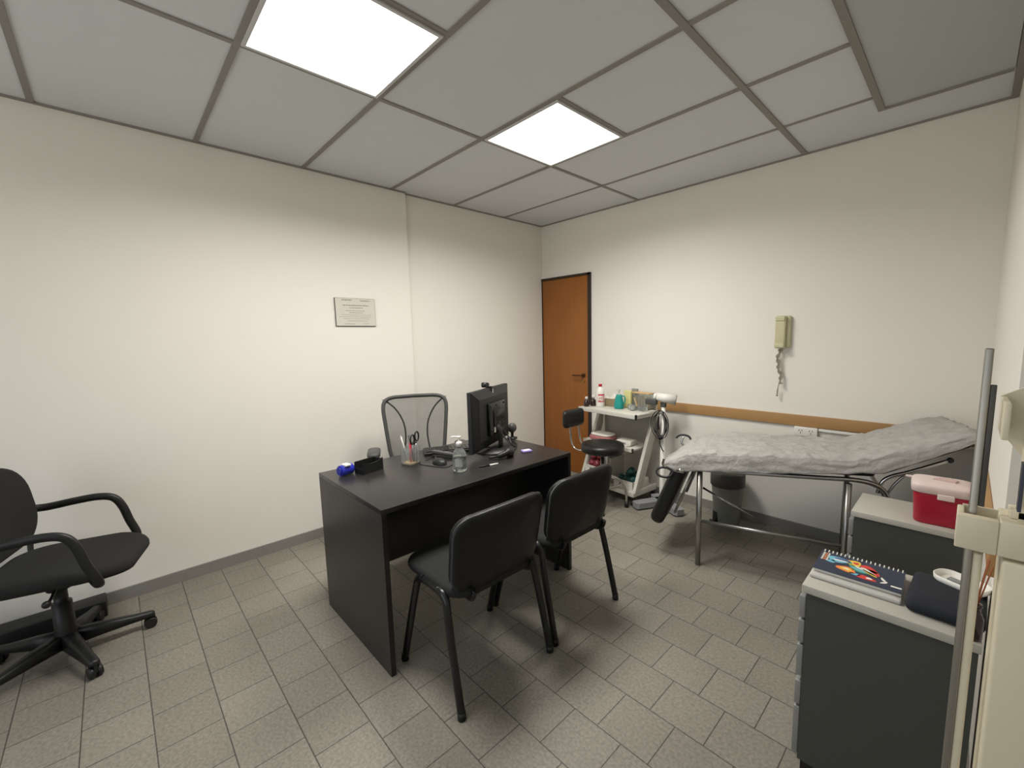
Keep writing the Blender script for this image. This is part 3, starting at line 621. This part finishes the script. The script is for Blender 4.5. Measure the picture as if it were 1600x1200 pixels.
for k, (x, y, z) in enumerate([(.44, .08, .10), (.50, .08, .095), (.555, .09, .10), (.47, .15, .12), (.53, .16, .13), (.51, .12, .165)]):
    b = MB(); b.ball((0, 0, 0), .036, 1.0, .9, .9, 18, .5); lo = onT(x, y, ZB+z-.03)
    one('teal_bag', b, m_tealbag, 'dark teal plastic bag in the pile on the white tray, %s' % ['front left', 'front middle', 'front right', 'back left', 'back right', 'topmost'][k], 'bag', lo, k*55, 'teal bags on the bottom shelf')
for k in range(4):
    b = MB().box(-.009, .009, -.09, .09, 0, .24-.01*(k % 2), r=.001)
    one('binder', b, [m_greyp, m_page, m_greyp, m_top][k], 'thin upright binder between crate and teal bags, %s from the crate' % ['first', 'second', 'third', 'fourth'][k], 'binder', onT(.265+k*.022, .14, ZB), -6, 'binders on the bottom shelf')

# ================================================================== STOOL
t = thing('stool', 'round black padded stool with backrest and chrome tube legs in front of the trolley', 'stool', (1.205, -.555, 0))
b = MB().lathe([(.001, .475), (.12, .475), (.165, .477), (.178, .487), (.18, .522), (.172, .541), (.12, .55), (.001, .552)], seg=40); b.obj('seat', m_vinyl, t)
b = MB().lathe([(.022, .12), (.022, .3), (.016, .302), (.016, .475)]); b.obj('column', m_chrome, t)
for k in range(4):
    a = R(36+90*k); c, s_ = math.cos(a), math.sin(a)
    b = MB(); b.tube([(c*.015, s_*.015, .27), (c*.08, s_*.08, .265), (c*.15, s_*.15, .225), (c*.192, s_*.192, .14), (c*.20, s_*.20, .025)], .0105, 10, 6); lg = b.obj('leg', m_chrome, t)
    MB().cyl((c*.20, s_*.20, 0), (c*.20, s_*.20, .045), .019, .016).obj('rubber_foot', m_blk, lg)
b = MB(); b.tube([(.145*math.cos(2*PI*i/40), .145*math.sin(2*PI*i/40), .21) for i in range(40)], .007, 8, 0, True); b.obj('foot_ring', m_chrome, t)
ba = R(181); bd = Vector((math.cos(ba), math.sin(ba), 0)); bl = Vector((-bd.y, bd.x, 0))
for s_ in (-1, 1):
    b = MB(); P = lambda r_, l_, z: tuple(bd*r_+bl*l_+Vector((0, 0, z)))
    b.tube([P(.06, s_*.06, .468), P(.21, s_*.06, .465), P(.265, s_*.06, .49), P(.29, s_*.06, .56), P(.30, s_*.06, .68)], .008, 8, 6); b.obj('back_support', m_chrome, t)
b = MB(); cushion(b, rrect(.27, .155, .04, 5), 0, .04, lambda p: bd*(.335-p.z-.35*p.x*p.x)+bl*p.x+Vector((0, 0, .722+p.y)), e=.014); b.obj('backrest', m_vinyl, t)

# ================================================================== LAMP STAND (colposcope)
t = thing('exam_lamp', 'white examination lamp on a grey cross base between trolley and couch', 'lamp', (1.56, -.20, 0))
for a, l_, nm in ((-118, .24, 0), (-28, .24, 0), (62, .10, 0), (152, .10, 0)):
    b = MB(); b.T = Matrix.Rotation(R(a), 4, 'Z'); 
    b.prism([(0, -.045), (l_, -.045), (l_+.02, -.03), (l_+.02, .03), (l_, .045), (0, .045)], .012, .058)
    b.obj('base_foot', m_greyp, t)
b = MB().lathe([(.024, .058), (.022, .10), (.020, .5), (.016, .502), (.016, .87)]); b.obj('pole', m_white, t)
b = MB(); b.T = Matrix.Translation((.015, 0, .915)) @ Matrix.Rotation(R(28), 4, 'Z') @ Matrix.Rotation(R(9), 4, 'Y')
b.cyl((-.07, 0, .0), (.085, 0, 0), .033, .042, 28); b.cyl((-.095, 0, 0), (-.07, 0, 0), .02, .033, 28); b.obj('lamp_head', m_white, t)
b = MB(); b.T = Matrix.Translation((.015, 0, .915)) @ Matrix.Rotation(R(28), 4, 'Z') @ Matrix.Rotation(R(9), 4, 'Y'); b.cyl((.0851, 0, 0), (.0875, 0, 0), .043, .043, 28); b.obj('lamp_lens', m_lens, t)
b = MB(); b.box(-.13, -.03, -.045, -.002, -.035, .015, r=.01, rot=None); b.T = Matrix(); 
o = b.obj('grip', m_grey, t); o.location = (.0, -.03, .895)
b = MB().box(-.02, .02, -.018, .018, .84, .88, r=.004); b.obj('knuckle', m_grey, t)
t = thing('coiled_cable', 'black power cable coiled and hung on the lamp pole', 'cable', (1.56, -.235, .68))
b = MB()
for k in range(5):
    w_ = .03+.011*k; hh = .095+.012*((k*2) % 3)
    b.tube([((w_*math.sin(a))*(1 if math.sin(a) > 0 else 1.15), -.003*k-.002*math.cos(a), hh*math.cos(a)+.02) for a in [2*PI*i/26 for i in range(26)]], .0035, 6, 0, True)
b.ball((0, -.01, -.09), .018, 1.1, .9, 1, 12); b.tube([(0, -.008, -.1), (-.006, -.006, -.14), (.02, -.006, -.19), (.03, -.0, -.205)], .004, 6, 5); b.obj('cable_coil', m_blk, t)
b = MB(); b.tube([(-.01, -.02, .09), (-.012, -.022, .03), (-.01, -.02, -.02)], .007, 8, 4); b.obj('plug', m_blk, t)

# ================================================================== PEDAL BIN
t = thing('pedal_bin', 'grey pedal bin with dark lid standing under the couch by the wall', 'bin', (2.09, -.185, 0))
MB().lathe([(.001, 0), (.085, 0), (.088, .01), (.112, .30), (.112, .33)], seg=32).obj('bin_body', m_binb, t)
MB().lathe([(.114, .30), (.121, .305), (.121, .395), (.112, .408), (.08, .414), (.001, .414)], seg=32).obj('bin_lid', m_binl, t)
b = MB(); b.T = Matrix.Rotation(R(-130), 4, 'Z'); b.box(.08, .098, -.03, .03, .015, .10, r=.008); b.obj('pedal_recess', m_blk, t)
b = MB(); b.T = Matrix.Rotation(R(-130), 4, 'Z'); b.box(.09, .125, -.022, .022, .02, .028, r=.003); b.obj('pedal', m_blk, t)

# ================================================================== EXAM COUCH (local: s along, t back)
t = thing('exam_couch', 'chrome framed gynaecological examination couch with black upholstery under crepe paper', 'couch', (2.198, -.912, 0), 16)
CW = .53
for x, y in ((0, 0), (.735, 0), (-.075, CW-.03), (.79, CW-.03)):
    MB().cyl((x, y, .002), (x, y, .602+.035*(x > .1)), .0155, .0155, 20).obj('leg', m_steel, t)
for y in (0, CW-.03):
    b = MB(); b.tube([(-.09, y, .607), (0, y, .612), (.3, y, .63), (.6, y, .65), (.76, y, .66), (.84, y, .648), (.885, y, .615), (.90, y, .575)], .0125, 12, 6); b.obj('side_rail', m_steel, t)
b = MB(); b.tube([(.012, 0, .288), (.725, 0, .288)], .0095); b.obj('lower_bar', m_steel, t)
b = MB(); b.tube([(-.09, 0, .607), (-.09, CW-.03, .607)], .011); b.tube([(.90, 0, .575), (.90, CW-.03, .575)], .011); b.obj('cross_bar', m_steel, t)
b = MB(); b.tube([(-.02, CW*.55, .40), (.30, CW*.6, .235)], .007); b.obj('support_rod', m_chrome, t)
def slab(s0, z0, s1, z1, th, y0=-.01, y1=CW-.02, r=.02):
    L_ = math.hypot(s1-s0, z1-z0); an = math.atan2(z1-z0, s1-s0); b = MB(); b.T = Matrix.Translation((s0, 0, z0)) @ Matrix.Rotation(-an, 4, 'Y')
    b.box(0, L_, y0, y1, 0, th, r=r, seg=4); return b
slab(-.07, .625, .845, .688, .062).obj('seat_cushion', m_vinyl, t)
slab(.865, .70, 1.195, .886, .036).obj('back_cushion', m_vinyl, t)
slab(-.235, .19, -.075, .60, .09, .01, CW-.03, r=.04).obj('leg_cushion', m_vinyl, t)
for y in (.03, .44): MB().tube([(-.150, y, .30), (-.045, y, .585)], .008).obj('leg_cushion_bracket', m_steel, t)
for y in (.02, CW-.05):
    b = MB(); b.tube([(.86, y, .60), (.875, y, .66), (.91, y, .695), (.98, y, .728), (1.12, y, .803)], .0095, 10, 6); b.obj('back_frame_tube', m_chrome, t)
    b = MB(); b.tube([(.90, y+.02, .585), (.93, y+.02, .65), (.965, y+.02, .70)], .007, 8, 4); b.obj('back_brace', m_steel, t)
    MB().ball((1.125, y, .806), .014).obj('tube_cap', m_blk, t)
# stirrup clamps at the foot end
for y, sgn in ((-.03, -1), (CW+.0, 1)):
    b = MB(); b.cyl((-.13, y, .60), (-.09, y, .60), .016); b.tube([(-.11, y, .60), (-.17, y+.01*sgn, .605), (-.21, y+.02*sgn, .63), (-.20, y+.03*sgn, .675)], .008, 8, 5); b.obj('stirrup_clamp', m_chrome, t)
    b = MB(); b.tube([(-.20+.05*math.cos(a), y+.03*sgn+.012*math.sin(a), (.585 if sgn < 0 else .66)+.028*math.sin(a)) for a in [PI*i/10*(1 if sgn > 0 else 2) for i in range(11 if sgn > 0 else 10)]], .0075, 8, 0, sgn < 0); b.obj('stirrup_loop', m_blk, t)

# crepe paper draped over the couch
def prof(s):
    K = [(-.22, .625), (-.16, .655), (-.08, .70), (0, .712), (.3, .734), (.6, .755), (.76, .768), (.86, .80), (.98, .853), (1.1, .903), (1.2, .935), (1.235, .93)]
    for (a, za), (b_, zb) in zip(K, K[1:]):
        if s <= b_: f = (s-a)/(b_-a); return za+(zb-za)*f
    return K[-1][1]
def lowe(s):
    K = [(-.22, .615), (-.13, .588), (0, .612), (.36, .648), (.66, .688), (.87, .722), (.99, .788), (1.1, .850), (1.2, .915), (1.235, .93)]
    for (a, za), (b_, zb) in zip(K, K[1:]):
        if s <= b_: return za+(zb-za)*(s-a)/(b_-a)
    return K[-1][1]
def ptop(s, v):
    zz = prof(s)
    w1 = noise.fractal(Vector((s*5, v*9+s*3, 1.3)), .7, 2.1, 5)*.014
    w2 = (1-abs(noise.noise(Vector((s*5+v*3, v*7-s*3, 5))))*2)**3*.010+(1-abs(noise.noise(Vector((s*13-v*3, v*9+s*5, 9))))*2)**3*.006
    bulge = .010*math.exp(-((s-.25)/.25)**2)
    return zz+.004+abs(w1)+w2+bulge
rows = []; NS, NT = 150, 64
for i in range(NS+1):
    s = -.21+1.44*i/NS; row = []
    pinch = max(0, (-.06-s)/.15); far0 = CW-.015-(.42*pinch**1.2 if pinch > 0 else 0)
    for j in range(-12, NT+7):
        if j < 0:
            f = -j/12; zt = ptop(s, .0); zl = lowe(s)+.006*noise.noise(Vector((s*16, 2, 0)))
            row.append((s+.004*noise.noise(Vector((s*20, f*6, 3))), -.024-.012*math.sin(f*PI/2)-.006*noise.noise(Vector((s*9, f*4, 8))), zt+(zl-zt)*f))
        elif j <= NT:
            v = j/NT; y = -.024+(far0+.024)*v; z = ptop(s, v)
            z -= .012*(max(0, .06-v)/.06)**2+.012*(max(0, v-.94)/.06)**2
            if s > 1.1: z -= .012*((s-1.1)/.13)**2*v
            row.append((s, y, z))
        else:
            f = (j-NT)/6; row.append((s, far0+.004+.003*f, ptop(s, 1)-.012-.045*f))
    rows.append(row)
b = MB(); b.grid(rows)
o = b.obj('crepe_paper', m_paper); o.location = (2.198, -.912, 0); o.rotation_euler = (0, 0, R(16))
sol = o.modifiers.new('s', 'SOLIDIFY'); sol.thickness = .0012; sol.offset = 1
tag(o, 'wrinkled white crepe paper sheet draped over the examination couch', 'paper sheet')

# ================================================================== CABINETS
def cabinet(y0, label, zt=.65, x0=2.982, x1=3.372, dep=.29):
    t = thing('drawer_cabinet', label, 'cabinet', (x0, y0, 0), 0, 'charcoal drawer cabinets by the right wall'); w_ = x1-x0
    MB().box(.012, w_-.004, .008, dep-.008, .045, zt-.026).obj('body', m_cab, t)
    MB().box(0, w_, 0, dep, zt-.025, zt, r=.002).obj('cabinet_top', m_top, t)
    for k, (a, b_) in enumerate(((.535, .612), (.450, .531), (.335, .446), (.235, .322), (.06, .231))):
        MB().box(-.006, .0115, .006, dep-.006, a+.002, b_-.002, r=.003).obj('drawer', m_hand, t)
    MB().box(.02, w_-.01, .015, dep-.015, .0, .044).obj('plinth', m_blk, t)
    return t
c1 = cabinet(-1.93, 'charcoal drawer cabinet nearest the camera with the spiral notebook on it')
dup(c1, (2.984, -1.152, 0), 0, 'charcoal drawer cabinet behind the other one, carrying the red container')
ZC = .6505
t = thing('sharps_container', 'red plastic sharps container with frosted lid on the farther cabinet', 'container', (3.262, -1.045, ZC), 3)
rows = []
b = MB()
for z, k in ((0, .86), (.006, .9), (.12, .97), (.145, .98)): rows.append([(x*k, y*k, z) for x, y in rrect(.18, .15, .03, 5)])
b.grid(rows, True, True); b.obj('container_body', m_red, t)
rows = []; b = MB()
for z, k in ((.128, 1.0), (.13, 1.05), (.155, 1.07), (.160, 1.05), (.166, .98), (.172, .7), (.174, .3)): rows.append([(x*k, y*k, z) for x, y in rrect(.18, .15, .03, 5)])
b.grid(rows, True, True); b.box(-.015, .035, -.088, -.080, .112, .135, r=.003); b.box(-.115, -.09, .03, .05, .157, .161); b.obj('lid', m_lid, t)
b = MB(); b.T = Matrix.Translation((0, 0, .174)); b.prism([(-.03, -.02), (.035, -.03), (.045, .0), (.02, .025), (-.01, .01)], -.001, .006); b.obj('lid_flap', mat('flap', '#cdb3ac', .5), t)

# notebook with spiral
t = thing('glossy_magazine', 'grey glossy magazine under the spiral notebook', 'magazine', (3.098, -1.775, ZC), 1)
b = MB(); cushion(b, rrect(.226, .18, .006, 3), 0, .012, e=.004); b.obj('pages', mat('magazine_grey', '#bdbbb4', .3), t)
t = thing('spiral_notebook', 'navy spiral notebook with a colourful fish cover on the nearer cabinet', 'notebook', (3.10, -1.765, ZC+.0145), 1)
MB().box(-.11, .108, -.075, .075, 0, .009, r=.001).obj('pages', m_page, t)
b = MB(); b.m(m_navy); b.box(-.111, .109, -.078, .076, .0092, .0104)
def blob(cx, cy, rx, ry, mt, rot=0, z=.0104, k=0):
    b.m(mt); pts_ = []
    for i in range(20):
        a = 2*PI*i/20; q_ = 1+.12*math.sin(3*a+cx*90); x, y = rx*q_*math.cos(a), ry*q_*math.sin(a); ca, sa = math.cos(rot), math.sin(rot); pts_.append((cx+x*ca-y*sa, cy+x*sa+y*ca))
    b.prism(pts_, z-.0002, z+.0004+k*.0003)
A = ART
blob(-.058, .028, .03, .020, A[0], .1); blob(-.050, .036, .022, .006, A[6], .1, k=1); blob(-.052, .026, .022, .004, A[5], .1, k=1); blob(-.074, .004, .012, .01, A[0], .6)
blob(-.018, .034, .021, .020, A[2], 0); blob(-.012, .036, .008, .008, A[3], 0, k=1); blob(-.026, .028, .005, .006, A[4], 0, k=1)
blob(-.03, -.024, .026, .018, A[1], -.2); blob(-.03, -.024, .016, .009, A[2], -.2, k=1); blob(-.03, -.021, .008, .004, A[5], -.2, k=2)
blob(0, -.002, .030, .016, A[4], -.4); blob(-.002, -.004, .022, .005, A[0], -.4, k=1); blob(.004, .008, .02, .004, A[5], -.4, k=1)
blob(.022, .024, .026, .014, A[3], -.6); blob(.036, .006, .022, .010, A[3], -.7); blob(.022, .004, .026, .007, A[5], -.7, k=1); blob(.03, -.008, .02, .006, A[2], -.6, k=1)
blob(.022, -.045, .024, .012, A[3], -.1); blob(.03, -.043, .008, .006, A[5], 0, k=1); blob(-.005, -.04, .014, .007, A[0], 0)
blob(.062, -.022, .012, .004, A[5], -1.1); blob(.066, -.04, .012, .004, A[5], .9)
b.m(A[5]); b.box(.082, .107, -.052, -.044, .0104, .0108)
for r_ in range(5):
    for cc in range(3): b.m(A[1] if cc == 1 else A[5]); b.box(-.104+cc*.007, -.099+cc*.007, .05-r_*.012, .058-r_*.012, .0104, .0107)
b.obj('cover', m_navy, t)
b = MB()
for k in range(19):
    x = -.103+k*.0114
    b.tube([(x, .072+.007*math.cos(a), .006+.008*math.sin(a)) for a in [2*PI*i/10 for i in range(10)]], .0019, 6, 0, True)
b.obj('spiral_binding', m_white, t)
b = MB(); cushion(b, rrect(.16, .225, .02, 5), 0, .034, e=.014); one('laptop_sleeve', b, m_sleeve, 'dark navy padded pouch lying beside the spiral notebook', 'pouch', (3.302, -1.772, ZC), -2)
t = thing('white_dish', 'white rounded plastic tray behind the dark pouch', 'tray', (3.330, -1.70, ZC+.0365), -25)
b = MB(); P0 = rrect(.12, .075, .03, 6)
b.grid([[(x*k, y*k, z) for x, y in P0] for k, z in ((.02, 0), (.9, 0), (1, .006), (1.02, .02), (.97, .02), (.93, .007), (.5, .005), (.02, .005))], True, True); b.obj('tray_body', m_white, t); t.name = 'plastic_tray'
MB().box(-.03, .0, -.01, .01, .006, .012, r=.001).obj('tray_insert', m_greyp, t)
t = thing('reed_diffuser', 'dark glass reed diffuser on the edge of the nearer cabinet', 'diffuser', (3.352, -1.905, ZC))
MB().lathe([(.001, 0), (.018, 0), (.02, .004), (.02, .055), (.016, .066), (.013, .07), (.013, .085), (.015, .086), (.015, .092), (.009, .092)], seg=24).obj('jar', m_amber, t)
for k in range(6):
    a = k*1.05; MB().cyl((.004*math.cos(a), .004*math.sin(a), .08), (.01+.022*math.cos(a)*.7, .02+.02*math.sin(a), .19+.012*(k % 3)), .0016, .0016, 6).obj('reed', m_reed, t)

# ================================================================== PHYSICIAN SCALE (near right)
t = thing('physician_scale', 'cream upright physician scale with steel height rod at the right edge', 'scale', (3.319, -2.40, 0))
b = MB().box(-.13, .25, -.32, .12, .02, .075, r=.01); b.obj('platform', m_cream, t)
b = MB(); b.box(-.12, .24, -.31, .11, .0755, .082, r=.002); b.obj('platform_mat', m_blk, t)
MB().box(.036, .17, -.03, .075, .083, 1.068, r=.006).obj('column', m_cream, t)
b = MB(); b.box(-.0052, .0052, -.0052, .0052, .083, 1.398, r=.002); b.obj('height_rod', mat('rod_steel', '#9a968c', .38, metal=.75), t)
b = MB(); b.box(.0054, .017, -.004, .010, .083, 1.06, r=.003); b.obj('rod_sleeve', m_cream, t)
b = MB(); b.box(.0054, .0125, -.003, .007, 1.14, 1.34, r=.001); b.obj('rod_scale_strip', mat('dark_steel', '#4e4c48', .5, metal=.4), t)
b = MB(); b.box(-.018, .030, -.028, -.012, 1.072, 1.128, r=.002); b.box(-.018, -.009, -.012, .03, 1.072, 1.128, r=.002); b.box(.030, .075, -.028, .05, 1.072, 1.130, r=.003); b.box(-.012, .03, .028, .032, 1.072, 1.13); b.box(.04, .06, -.005, .03, 1.130, 1.144, r=.002); b.obj('collar', m_cream, t)
# beam head
hd = MB(); hd.T = Matrix(((1, 0, 0, 0), (0, 0, -1, 0), (0, 1, 0, 0), (0, 0, 0, 1)))
hd.prism([(.020, 1.262), (.07, 1.195), (.12, 1.15), (.30, 1.15), (.30, 1.34), (.055, 1.34), (.020, 1.318)], -.06, -.05)
hd.T = Matrix(); hd.box(.020, .028, -.05, .05, 1.262, 1.318, r=.002); hd.box(.12, .30, -.05, .05, 1.15, 1.16); hd.box(.060, .30, -.05, .052, 1.33, 1.34)
hd.obj('beam_housing', m_cream, t)
b = MB(); b.box(.05, .29, .054, .062, 1.27, 1.282); b.obj('beam', m_steel, t)
MB().cyl((.075, .052, 1.30), (.075, .07, 1.30), .016, .016, 20).obj('poise_weight', m_blk, t)
MB().box(.046, .05, -.03, -.01, 1.15, 1.225).obj('dark_label', mat('slate_label', '#3c3f4e', .5), t)
MB().box(.05, .16, -.005, .05, 1.07, 1.26).obj('neck', m_cream, t)

# low dark box by the left wall behind the armchair
b = MB().box(0, .12, -.42, .0, 0, .085, r=.006); one('floor_box', b, m_blk, 'low dark box on the floor along the left wall behind the armchair', 'box', (.045, -3.53, 0))
